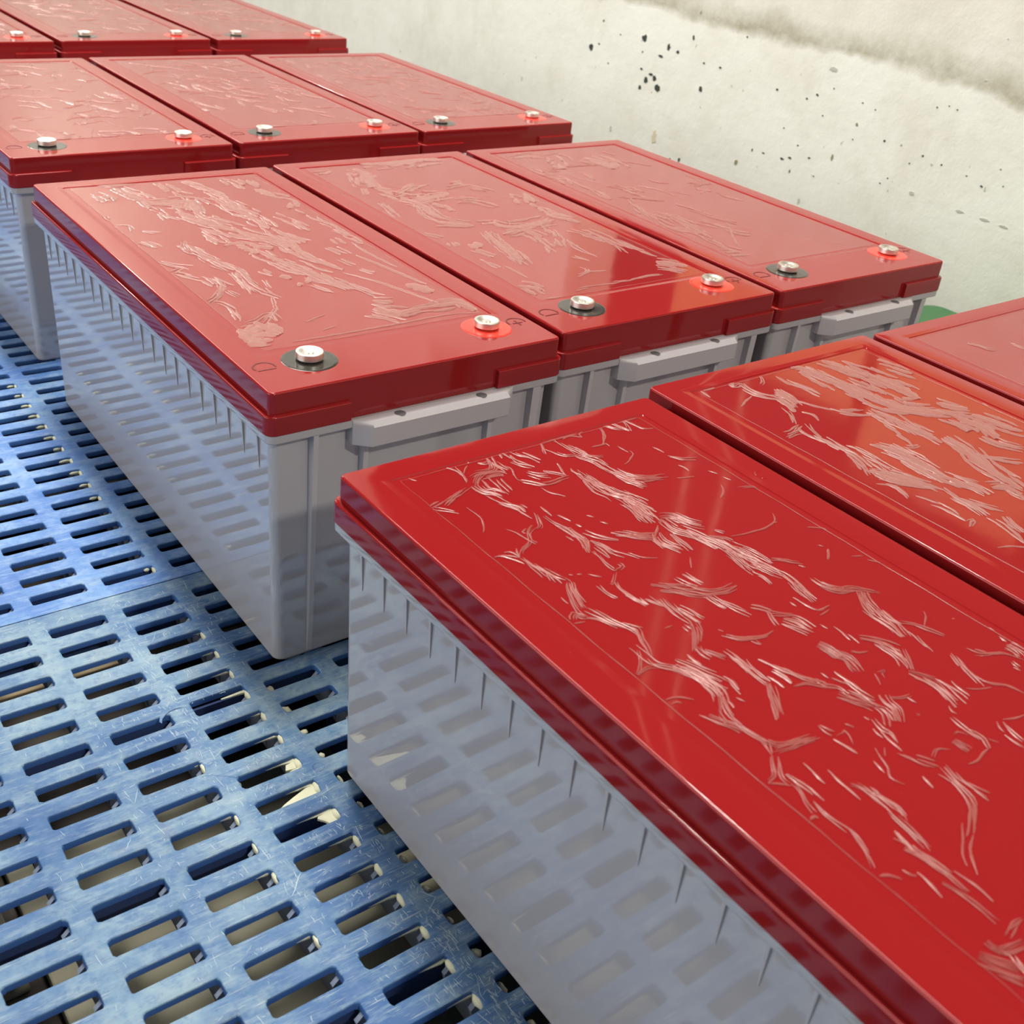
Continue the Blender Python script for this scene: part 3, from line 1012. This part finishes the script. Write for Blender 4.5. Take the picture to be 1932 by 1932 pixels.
STROKES = {
'00': '35 1 125,1003 132,987 133,975 127,960;19 1 137,998 135,986 134,973;16 1 152,994 143,986 136,979;41 3 132,965 126,953 108,944 89,937 71,927;59 4 138,969 152,973 165,971 179,975 189,1001 187,1009;60 3 184,988 186,979 188,971 190,962;79 4 149,963 165,963 178,960 182,954;42 4 130,948 142,960 155,968 171,971;97 5 135,949 136,934 144,926 150,912;27 1 147,957 145,940 146,925;25 1 158,959 156,942 154,925;25 1 163,949 161,932 159,918;25 1 170,949 167,932 165,919;53 2 126,946 133,924 139,900 147,884 146,872 149,850;35 2 132,939 142,920 145,900 148,885;32 3 158,866 153,852 145,840 137,837;23 1 57,934 67,938 73,939;25 1 58,930 69,933 80,936;39 2 56,929 68,920 77,912 84,906;17 1 94,913 95,899 94,883 88,870 79,860;19 1 71,1003 72,995 76,990;18 1 157,1004 157,998 160,998;46 2 168,994 174,989 184,988;52 2 207,1003 209,994 208,984;62 2 227,1003 230,989 237,974 241,959;46 2 216,992 214,977 217,964 222,951;40 2 207,977 213,964 221,953;23 2 191,975 196,968 196,959 187,944 186,935 194,926;49 2 190,935 197,924 203,914 208,909;41 2 210,948 217,937 227,928;41 2 205,941 215,928 226,921;39 2 201,919 213,913 231,914 250,916;26 1 257,948 252,934 248,921;39 2 228,939 238,930 246,918;29 1 264,930 262,922 265,910;23 1 200,908 202,896 209,887 214,878;27 1 275,1008 290,1009 308,1011 332,1006;27 2 273,1003 266,988 257,974;42 2 268,987 273,974 279,959 292,952;78 4 298,1001 299,984 301,966 306,947 323,935;87 5 294,958 301,942 307,927 307,911 310,894 310,878;88 4 311,916 311,893 320,877 333,866 350,864;69 3 307,888 310,871 316,860 323,853;32 1 305,996 319,999 332,989;20 1 343,1003 334,997 333,989;53 2 379,1008 388,992 400,984;28 2 372,1000 367,985 352,966 343,958;30 1 326,962 338,960 350,961 349,953;49 2 395,1012 399,994 402,981 405,975;35 2 412,1008 415,997 411,986 403,974;39 1 418,1010 421,990 426,972 439,965;22 1 407,1015 415,1006 428,1009 440,1006;23 1 359,948 360,937 360,929;18 1 365,932 363,923 346,911 333,907;75 5 268,927 267,907 260,888 258,871 262,855 262,840;105 6 269,914 269,891 272,871 275,855 284,840 289,819;69 5 275,855 277,832 272,810 268,792 266,776;69 4 275,840 281,823 282,805 284,794;33 1 162,834 164,819 165,803;28 1 154,889 157,879;30 1 172,874 171,863 171,851;30 1 178,850 183,832;32 2 162,859 162,844 165,832 170,816;32 1 184,824 186,816;28 1 208,833 213,826;27 1 213,815 218,807;25 1 157,809 159,798;47 3 164,846 169,830 169,810 169,794 158,772;25 2 173,805 174,792 167,780 158,771;44 2 181,807 188,794 195,784 206,775;49 2 210,792 221,780 235,772 253,762;36 2 172,780 173,767 172,752;49 3 178,790 183,774 184,758 193,744 197,733;19 1 198,750 204,738 220,726;32 2 166,765 162,748 161,731 167,734;26 2 166,771 163,761;20 2 163,730 153,721 141,713 142,718;30 2 174,739 174,733 166,730;34 2 127,718 126,704 129,691;22 1 144,708 143,694 145,675;29 2 139,690 145,677 148,666;18 1 111,749 115,746;18 1 120,745 124,742;21 1 131,740 135,733 140,728;19 1 106,852 112,842 114,830 115,820 117,812;21 2 138,846 125,837 117,822 120,814;20 1 127,844 119,840 121,836;23 2 140,842 125,834 112,818 95,809 86,799;18 1 93,816 88,809 86,801;26 1 75,816 83,814 85,800;46 2 61,813 70,812 78,803 85,790;52 3 90,799 92,783 95,767 97,751 104,739;31 2 86,789 86,775 85,757;28 2 92,777 93,762 88,745;25 1 96,764 95,749 94,739;36 3 104,748 105,736 99,724 93,706 91,688;36 3 101,738 91,723 84,708 78,690 79,681;19 2 104,736 94,716 85,694;21 1 78,720 77,708;46 3 65,684 71,691 76,683 79,681;17 1 61,679 68,678 73,676;55 3 89,692 93,676 98,660 103,645 105,631;38 2 79,681 87,673 93,658 98,648;40 3 102,653 110,641 104,626 94,602;24 1 105,656 112,647 118,640;49 2 400,897 412,885 424,877 436,873;26 1 400,925 402,916 403,906;29 1 396,873 399,865 397,855;26 1 370,849 382,845 393,841;22 1 421,844 426,832;25 1 426,823 430,813;23 1 409,811 402,799 383,787;32 2 420,796 434,791 453,784;78 4 309,898 311,880 314,863 319,853;52 3 318,882 332,871 346,864 363,861;51 3 320,871 334,864 353,857;124 7 269,853 273,837 274,818 270,796 268,777;89 5 279,859 283,838 286,822 288,800;24 1 268,777 259,768 245,759;75 4 213,789 224,780 233,770 247,761;82 5 256,766 249,750 252,736 257,724;55 4 246,758 244,747 243,737;109 6 284,792 298,788 304,775 309,762 319,750;92 5 283,786 281,763 287,750 298,734;49 3 269,756 268,734 266,719;128 8 289,762 295,749 299,730 303,712 304,692;96 7 303,718 304,696 301,672 298,649;126 8 311,705 318,688 321,670 322,651;98 6 308,671 314,656 318,641 322,633;42 2 294,654 299,643 296,628;36 2 328,668 341,660 351,648 363,636;30 1 353,638 357,631;47 2 323,738 328,728;45 3 306,730 320,719 322,711;22 1 329,718 347,715 372,712 399,715 415,730;18 1 399,715 404,714;22 1 428,689 439,681 456,672;22 1 408,656 411,650;27 1 412,644 403,636 393,630;17 1 424,621 437,614;22 1 435,606 444,596;57 4 322,645 324,629 321,610 314,594;43 3 319,620 314,603 310,582;34 2 323,612 319,594 316,581;27 1 298,599 300,582 305,569 322,570;23 1 288,595 289,586;13 1 297,562 316,565;57 4 347,615 348,599 355,586 372,575;56 5 343,598 351,582 372,577 391,556;71 5 377,569 366,554 360,540 355,529;42 4 374,569 358,550 351,532;13 1 254,710 247,701 240,693;51 3 178,693 189,684 204,674 219,663;78 5 183,683 195,671 207,658 222,646;70 4 211,665 223,651 241,645 263,645;51 3 224,690 227,676 230,666;38 2 210,688 213,675 219,663;67 4 219,648 219,635 222,622;49 3 224,632 228,616 232,599;14 1 136,628 147,627;37 2 148,714 144,705 143,691 145,674;34 2 150,680 149,666;47 3 157,676 160,665 164,655;65 5 171,667 168,647 168,633 169,622;68 5 173,647 178,633 179,624 181,618;55 6 170,622 164,609 151,596 138,584;43 4 144,590 141,580 143,570;37 2 156,621 158,613;43 1 127,585 126,576 127,567;38 3 146,582 152,571 157,563;47 2 245,611 251,603 255,593;30 2 254,596 248,583 244,573;43 3 253,594 264,584 274,578;77 4 262,581 271,570 272,551;63 4 253,575 258,565 265,545;44 2 181,591 189,580 204,572 221,567 241,569 253,573;33 2 203,569 204,560;17 1 184,599 186,594;25 1 285,552 287,543;23 1 295,542 295,531 292,518;22 1 298,526 296,510;19 1 277,506 283,500 292,497;71 9 257,531 260,520 259,505;72 9 259,513 265,500 258,481;51 3 163,572 164,562 164,550 163,538;34 2 183,549 187,535 195,518 201,502 215,487;37 2 181,526 185,512 184,503;32 1 236,494 236,478 237,463;16 1 223,498 222,490;63 4 89,622 89,607 88,596 91,587 101,576 107,564;22 2 89,615 78,601 68,591 61,588;22 2 62,587 77,590 86,587;114 6 108,585 113,572 118,558 122,544 125,529;87 5 106,574 113,558 114,541 111,528 104,518;31 1 133,544 136,534 132,522;25 1 134,537 131,527 128,517;23 1 121,516 125,508;24 1 126,586 126,577 128,567;25 3 115,530 103,519 91,509;38 3 110,524 102,511 98,500 98,488;31 1 111,517 111,512 108,507;48 4 79,511 85,499 90,490 92,481;23 1 73,516 77,507 80,498;24 2 93,512 88,502 88,494;37 3 96,493 96,476 99,463 105,453;22 1 60,547 70,546 78,542 84,534;19 1 62,540 68,540 71,537;57 4 168,553 165,540 164,524 165,515;37 2 164,570 165,557 162,542 159,535;28 3 165,517 154,502 143,487 131,474;22 2 170,516 159,500 142,477;36 1 171,522 173,512 173,502;23 1 145,494 137,484 131,475;38 1 184,545 189,528 196,512 206,499 215,487;33 1 181,525 184,516 184,503;33 2 183,502 197,497 204,489 220,475;40 2 235,494 235,478 233,460 234,446 239,436;65 4 210,469 216,457 223,446 226,438;44 3 223,468 228,456 233,443 240,434;32 2 208,496 210,485 220,475 220,463;23 1 225,488 228,482 231,476;18 1 222,499 222,490;60 5 250,446 245,436 244,427 232,413;23 2 252,441 262,434 273,431;26 1 267,432 268,422;34 2 228,439 228,428 215,416;33 2 234,435 233,425 227,417;35 2 212,429 208,416 210,408 204,397;26 1 206,417 201,403 199,388;22 1 201,421 199,415 198,408;16 1 207,436 208,430;10 2 273,471 283,469 276,467 274,462;12 1 269,471 266,464 260,457;14 1 278,507 285,500 293,497;56 3 304,516 316,505 323,494 327,481;67 4 313,502 315,486 313,471 306,458;40 3 328,482 316,467 308,455;30 3 303,456 310,447 317,435;33 2 302,454 306,437 305,421 298,405;29 2 300,447 306,432 306,419 299,397;26 2 308,445 312,429 310,416 306,400;21 1 317,435 318,421 313,407 311,396;24 1 319,432 320,419 320,408 319,399;26 1 329,424 326,416 324,401;21 1 293,403 289,397 289,392;61 4 353,544 350,526 350,510 345,494;60 4 362,538 359,524 358,511 349,492;36 2 368,535 362,519 363,508;41 2 365,509 375,501 383,486 389,473;16 1 406,511 398,502 383,494;35 2 360,502 360,488 355,475 353,462;17 1 422,487 425,485;17 1 452,457 447,450;33 2 370,460 367,446 360,430 354,417 347,400;23 1 364,450 359,440 357,434;33 1 357,419 358,407 364,399 372,392 377,375;16 1 331,410 342,403 356,397;24 1 390,448 394,438 401,432 414,426;26 2 386,441 398,431 415,425 422,415 426,405;31 1 396,442 400,437 403,433;30 1 440,442 439,432;67 4 432,429 434,421 432,409;53 3 442,429 443,415;38 2 412,410 413,397;33 1 405,404 407,397;34 2 281,392 279,381 277,367 277,359;32 2 276,376 280,367 281,358 275,347;20 1 238,346 249,345 263,347 274,348;19 1 285,356 289,348;50 9 254,372 255,364 256,356;17 3 261,377 268,377 272,369;19 1 322,364 332,360 347,357;16 1 314,366 309,359 307,353;38 2 319,362 314,349 311,336;27 1 303,351 303,341 304,331;12 2 254,412 257,410;38 3 100,465 103,455 111,450 129,446 145,441 160,436;37 4 96,449 111,446 131,443 148,439;37 2 160,450 160,440 163,432;12 1 163,432 171,432 175,434 174,428 167,417;33 1 157,431 159,421 160,407;20 1 183,439 185,436 186,431;33 3 99,462 94,451 92,446;26 2 91,445 81,435 74,428 62,425;26 2 95,442 85,431 78,421 78,415;19 1 62,424 71,419 78,412;36 2 85,424 86,413 87,400 85,386;24 2 82,414 79,402 73,392 70,381;25 1 108,425 107,414 105,398;25 1 120,408 118,388 117,379 116,370;51 4 125,391 131,379 132,362 131,344 126,333;35 2 133,374 136,359 138,347 133,335;39 4 130,355 126,338 124,324 122,312 119,303;23 1 136,374 138,367;15 1 189,399 180,392;18 1 181,403 175,393 169,381 162,373 165,361;22 1 165,394 164,386 162,379;25 1 188,359 187,353 184,345;25 2 193,389 198,379 201,367 208,356;24 1 206,378 210,372 215,365;22 1 203,375 207,367 211,358;17 2 217,368 227,372 234,371 240,366;24 2 224,366 219,351 215,338 215,327 215,310;23 1 216,333 219,324 223,315;26 2 214,356 209,342 206,326 201,316 188,306 168,294;24 1 203,353 204,341 202,329 194,317 181,307 160,297;16 1 170,307 153,296 138,285 132,278;19 1 166,295 151,287 140,278 132,268;32 2 80,390 78,380 78,366 79,350;30 3 81,354 78,342 73,330 65,317;34 2 115,332 112,320 110,307 112,293 113,280;28 2 107,329 110,319 110,309;36 2 103,316 108,304 111,291;24 1 61,378 67,378 68,375;23 2 111,304 111,291 110,278 109,262;32 2 103,317 107,305 110,293 111,278;23 1 119,281 120,270 120,257 119,246;26 2 100,279 103,268 104,255 104,233;24 1 62,310 69,306 75,298;20 1 83,304 85,298 88,294;25 1 91,296 91,287 90,279 87,270;31 3 98,222 114,225 123,224;45 5 80,228 81,218 93,214 105,212;76 6 64,224 70,211 80,197;41 4 65,208 68,199 71,192',
'01': '46 2 70,1011 80,1002 93,1003;38 1 66,1002 64,990 63,978;62 3 133,1009 126,992 142,991 132,972;97 3 139,993 135,967 143,947 156,931;28 1 125,955 99,944 82,936;31 2 194,999 179,981 170,978;113 4 141,944 156,931 157,911 148,883;52 2 137,907 131,885 111,857;52 1 177,914 185,894 201,867;45 1 153,884 161,870 153,852;135 5 174,956 172,930 162,902;56 3 76,847 92,848 116,855;40 3 68,836 86,839 100,838;78 3 111,857 107,829 109,805 106,778;41 2 130,854 117,830 113,815;95 3 117,824 114,791 111,758 96,723;47 2 109,765 101,736 83,707 71,703;62 3 128,784 134,758 131,721 133,688;71 3 125,763 122,731 115,697;162 5 91,719 106,702 120,679 135,656;131 5 104,723 106,691 125,671 146,650;55 2 73,697 89,684 89,664 79,646;107 4 119,706 129,679 139,654 144,636;74 2 94,651 102,627 107,605 101,575;96 4 148,644 141,617 142,597 134,572;63 3 150,608 159,588 169,569;36 2 101,575 111,575 93,565;59 2 134,577 135,553 128,529 119,511;69 4 158,560 148,541 143,526;169 7 160,769 172,751 177,726 183,701;170 7 186,756 187,727 183,695 179,665;152 5 168,719 169,686 170,653 175,630;165 5 176,677 184,646 194,621 194,600;97 2 226,1010 218,970 224,940 224,906;219 5 262,1009 284,991 283,962 283,927;292 5 347,1001 352,976 357,951 367,924;297 5 278,972 288,931 293,894 303,862;377 6 357,944 361,906 364,868 357,831;212 4 286,940 293,901 292,861 297,832;121 3 198,878 211,856 234,842 258,831;171 5 255,845 255,813 255,782 250,754;377 6 303,869 308,833 329,811 366,787;181 4 271,819 265,777 270,745 269,721;75 2 232,805 230,782 225,754 218,734;60 2 205,746 213,737 225,734;284 5 367,806 382,785 403,769;292 5 354,779 358,751 362,724 345,696;241 4 392,761 401,731 410,702 418,692;208 6 290,735 284,702 269,669 254,638;222 5 274,684 259,646 254,617 247,588;157 4 341,710 345,684 362,658;92 2 279,693 288,665 323,634;139 4 212,617 233,606 238,583;196 3 423,960 432,925 438,885;73 1 455,778 464,768;86 2 228,598 220,572',
'10': '143 3 113,1000 146,998 189,1001;256 4 144,983 157,926 168,879 160,824;117 3 165,837 163,781 160,742;403 5 159,853 198,848 238,843 235,786;180 2 232,989 244,931 254,882;136 4 250,883 244,826 229,761 235,718;391 6 195,799 211,739 232,692 252,646;325 5 243,662 263,617 288,583 296,531;217 4 297,567 299,505 308,443 328,391;169 4 274,985 302,945 312,864 310,791;241 6 293,870 303,794 312,720 315,638;164 4 320,832 327,771 339,732;169 3 364,992 376,956 369,901;195 2 402,973 415,880 430,798 428,740;138 3 361,732 375,672 379,610;192 4 314,652 321,597 337,547;99 2 420,742 427,668 434,598 436,506;97 2 425,614 432,546 439,505;117 2 395,559 399,519;55 1 420,524 419,462 428,376;161 3 368,517 378,465;81 1 392,460 406,396 419,334 431,285;233 1 397,298 409,278 417,248;79 2 353,450 361,412;99 2 360,390 376,367;201 3 89,954 101,928 96,879;111 1 90,932 124,914;61 2 61,814 63,787;51 2 63,754 82,742 76,706 65,697;113 2 95,706 118,685;129 4 71,652 81,630 83,606;99 3 63,544 77,517 102,497;74 2 61,485 86,503;166 3 69,487 86,459 103,432 104,400;83 4 107,441 111,408 89,366 59,338;94 2 116,427 122,393;63 2 66,346 82,320 79,274 70,233;77 3 64,235 94,241 129,263 125,219;46 2 96,222 132,262 154,291;330 2 61,228 70,189 96,161;296 2 73,240 93,197 103,175;40 2 166,331 151,293 141,258;73 3 108,378 115,346;76 3 140,634 125,579 139,551;167 5 134,612 139,551 148,502 157,454;116 6 153,511 164,452 157,390 162,337;69 4 151,457 145,395 137,347;76 2 159,348 174,318;181 3 187,681 196,627 202,588;208 2 177,585 214,596 238,563 239,515;233 5 235,540 245,478 259,427 267,397;165 4 247,466 268,413 288,362 303,303;170 3 265,392 283,353 304,313;128 2 198,444 212,417;134 1 223,413 227,390;199 2 235,371 240,359;80 2 247,351 266,307;42 2 185,401 177,362;67 1 325,386 354,336 373,286 402,202;114 3 301,357 314,309 327,263;235 5 304,251 331,230;344 5 286,219 307,191 323,166;178 4 303,183 355,191 410,189;247 5 372,194 428,192 439,148;30 1 164,212 204,228;26 1 171,173 198,180;37 1 111,151 138,150 216,150 291,151 387,154 440,142;36 1 53,154 78,152',
'11': '131 2 62,954 107,971;332 6 153,969 159,927 117,823;515 5 194,1000 275,989 331,996 418,1007;92 3 107,826 90,776;291 3 127,820 149,759 159,719;104 3 92,722 66,613;233 6 130,728 160,684 144,604 159,566;168 3 134,745 228,810 269,817;215 3 269,779 311,786 365,810;364 4 159,719 208,723 269,741;319 4 126,577 164,549 192,523;133 2 198,762 199,707 200,620;226 3 229,681 289,680 318,617;279 3 415,698 401,628 409,571 407,520;254 2 387,543 416,500 435,476;194 2 332,780 384,726;341 5 239,540 258,501 316,499 376,513;183 6 193,491 176,435 160,367 149,301;211 4 212,454 267,466 277,416;149 2 211,533 249,537;272 2 114,434 120,403;132 2 107,400 117,354;124 3 176,405 169,350 145,288;143 3 79,454 80,424;133 2 66,518 86,481;156 3 258,454 258,392 240,324;137 3 336,509 325,447 276,355;92 2 84,352 87,296;55 1 103,304 106,237;302 3 67,213 84,194 94,166;125 2 91,217 90,155;140 3 358,436 381,396 394,345;145 3 403,437 410,371 415,292 423,259;67 2 319,402 303,331 312,284;91 2 262,302 275,269;61 2 240,268 236,228 189,205;59 1 232,223 271,215;68 2 401,405 388,316 366,250;94 2 408,340 420,290 427,243;364 7 393,212 419,188 437,167;48 2 114,152 182,157 275,160 372,164;47 1 72,138 103,138',
'12': '269 4 76,962 139,970 174,938;252 3 183,959 184,912 144,833;561 5 276,913 295,861 279,797;183 3 64,832 82,764 77,704;127 2 92,741 98,678 83,586;215 3 146,685 190,652 178,557;59 2 148,604 105,523 85,439;121 3 118,537 85,439 78,373 85,338;183 4 124,392 118,343 112,296;142 3 78,373 106,331 97,253 102,205;38 1 226,359 159,280 126,228;249 4 112,484 128,426 118,343;262 3 66,210 112,201;166 2 169,395 184,339 215,278;130 2 212,547 222,450 251,334;80 1 43,859 49,794',
}


def random_strokes(seed, cnt, ymin=68, ymax=499):
    rr_ = random.Random(seed)
    res = []
    for _ in range(cnt):
        x, y = rr_.uniform(35, 215), rr_.uniform(ymin + 4, ymax - 4)
        a = rr_.choice((rr_.gauss(-1.45, .35), rr_.gauss(-1.2, .5), rr_.gauss(-0.4, .5)))
        k = rr_.randint(2, 5)
        pts = [(x, y)]
        for _ in range(k):
            a += rr_.gauss(0, .35)
            x += math.cos(a) * rr_.uniform(6, 17)
            y += math.sin(a) * rr_.uniform(6, 17)
            pts.append((min(max(x, 31), 219), min(max(y, ymin), ymax)))
        w = rr_.choice((1.2, 2.5, 4, 6, 8))
        res.append((w, max(1, int(w / 1.4)), pts))
    return res


ME = {}


def proto(name, bm, m, ang=38):
    o = obj(name, bm, m)
    smooth_by_angle(o, ang)
    weighted(o)
    me = o.data
    bpy.data.objects.remove(o)
    ME[name] = me


proto('lid', lid_bm(), M_RED)
proto('case', case_bm(), M_CASE)
proto('side_rib', side_rib_bm(), M_CASE2, 10)
proto('end_rib', end_rib_bm(4.6), M_CASE2, 30)
proto('end_rib_wide', end_rib_bm(8.0), M_CASE2, 30)
proto('carry_handle', handle_bm(), M_CASE2, 30)
proto('hole_shade_disc', hole_disc_bm(), M_HOLE_SHADE)
proto('terminal_bolt', bolt_bm(), M_METAL, 32)
proto('seal_n', seal_bm(20.4), M_SEALB)
proto('seal_p', seal_bm(20.4), M_SEALR)
proto('mark_n', mark_bm(False), M_MARK_SHADE)
proto('mark_p', mark_bm(True), M_MARK_SHADE)
proto('letter', letter_c_bm(), M_RED)
proto('label_film', film_bm(), M_FILM)

PLACES = {
    (0, 0): (-5.7, -639.4, 0.0099), (0, 1): (254.7, -624.9, 0.0065), (0, 2): (513.9, -625.8, 0.0063),
    (1, 0): (0.5, -3.6, -0.0006), (1, 1): (257.7, 2.0, -0.0023), (1, 2): (515.5, 1.5, -0.0067),
    (2, 0): (7.5, 616.7, 0.0041), (2, 1): (266.3, 620.9, 0.0039), (2, 2): (522.4, 620.6, 0.0008),
    (3, 0): (6.7, 1269.8, 0.0129), (3, 1): (267.4, 1275.6, 0.0202), (3, 2): (527.9, 1275.8, 0.0100)}
LABELS = {
    (0, 0): 'nearest red-lidded grey battery, left of the front row, lid strongly wrinkled',
    (0, 1): 'red-lidded battery in the middle of the front row, lid mirroring an orange patch',
    (0, 2): 'red-lidded battery at the right of the front row, only a corner in view',
    (1, 0): 'red-lidded grey battery at the left of the second row, whole lid in view',
    (1, 1): 'red-lidded battery in the middle of the second row, both terminals in view',
    (1, 2): 'red-lidded battery at the wall end of the second row',
    (2, 0): 'red-lidded battery at the left of the third row, cut by the photo edge',
    (2, 1): 'red-lidded battery in the middle of the third row',
    (2, 2): 'red-lidded battery at the wall end of the third row',
    (3, 0): 'red-lidded battery at the left of the farthest row, its left side out of the photo',
    (3, 1): 'red-lidded battery in the middle of the farthest row',
    (3, 2): 'red-lidded battery at the wall end of the farthest row'}

for (r, c), (x, y, th) in PLACES.items():
    root = empty('battery', (x * MM, y * MM, 0), th)
    tag(root, LABELS[(r, c)], 'battery', 'red-lidded batteries in rows on the pallets')
    case = objm('case', ME['case'], root)
    for q, rx in enumerate((34.5, 75.5, 186.5, 229.5)):
        o = objm('end_rib', ME['end_rib_wide' if q == 3 else 'end_rib'], case)
        o.location = (rx * MM, 0, 0)
    if c == 0:
        for q in range(20):
            o = objm('side_rib', ME['side_rib'], case)
            o.location = (0, (25.5 + 24.75 * q) * MM, 0)
    hd = objm('carry_handle', ME['carry_handle'], root)
    for hx in (99.5, 171.5):
        o = objm('hole_shade_disc', ME['hole_shade_disc'], hd)
        o.location = (hx * MM, -6.2 * MM, 202.55 * MM)
    lid = objm('lid', ME['lid'], root)
    o = objm('polarity_mark', ME['mark_n'], lid)
    o.location = (15.8 * MM, 40.5 * MM, BH * MM)
    o = objm('polarity_mark', ME['mark_p'], lid)
    o.location = (235.0 * MM, 40.5 * MM, BH * MM)
    if (r, c) == (0, 0):
        o = objm('moulded_letter', ME['letter'], lid)
        o.location = (237.3 * MM, 401 * MM, BH * MM)
    film = objm('label_film', ME['label_film'], root)
    key = '%d%d' % (r, c)
    st = parse(STROKES[key]) if key in STROKES else []
    if key == '01':
        st += random_strokes(12, 24, 68, 300)
    elif key == '00':
        st += random_strokes(3, 10, 68, 120)
    elif key == '12':
        st += random_strokes(14, 26, 240, 499)
    elif key == '02':
        st += random_strokes(15, 60)
    elif r >= 2:
        st += random_strokes(40 + r * 3 + c, 110 if r == 2 else 80)
    o = obj('film_wrinkle', wrinkle_bm(st, r * 10 + c, 0.24, (1.0, 1.1)[c > 0] if r == 0 else 1.12), M_WRINKLE if r == 0 and c == 0 else M_WRINKLE_SHEEN, film)
    smooth_by_angle(o, 70)
    o['kind'] = 'stuff'
    for me, tx in (('seal_n', 50.5), ('seal_p', 205.3)):
        s_ = objm('terminal_seal', ME[me], root)
        s_.location = (tx * MM, 40 * MM, BH * MM)
        s_['label'] = 'black terminal seal' if me == 'seal_n' else 'bright red terminal seal'
        b_ = objm('terminal_bolt', ME['terminal_bolt'], s_)
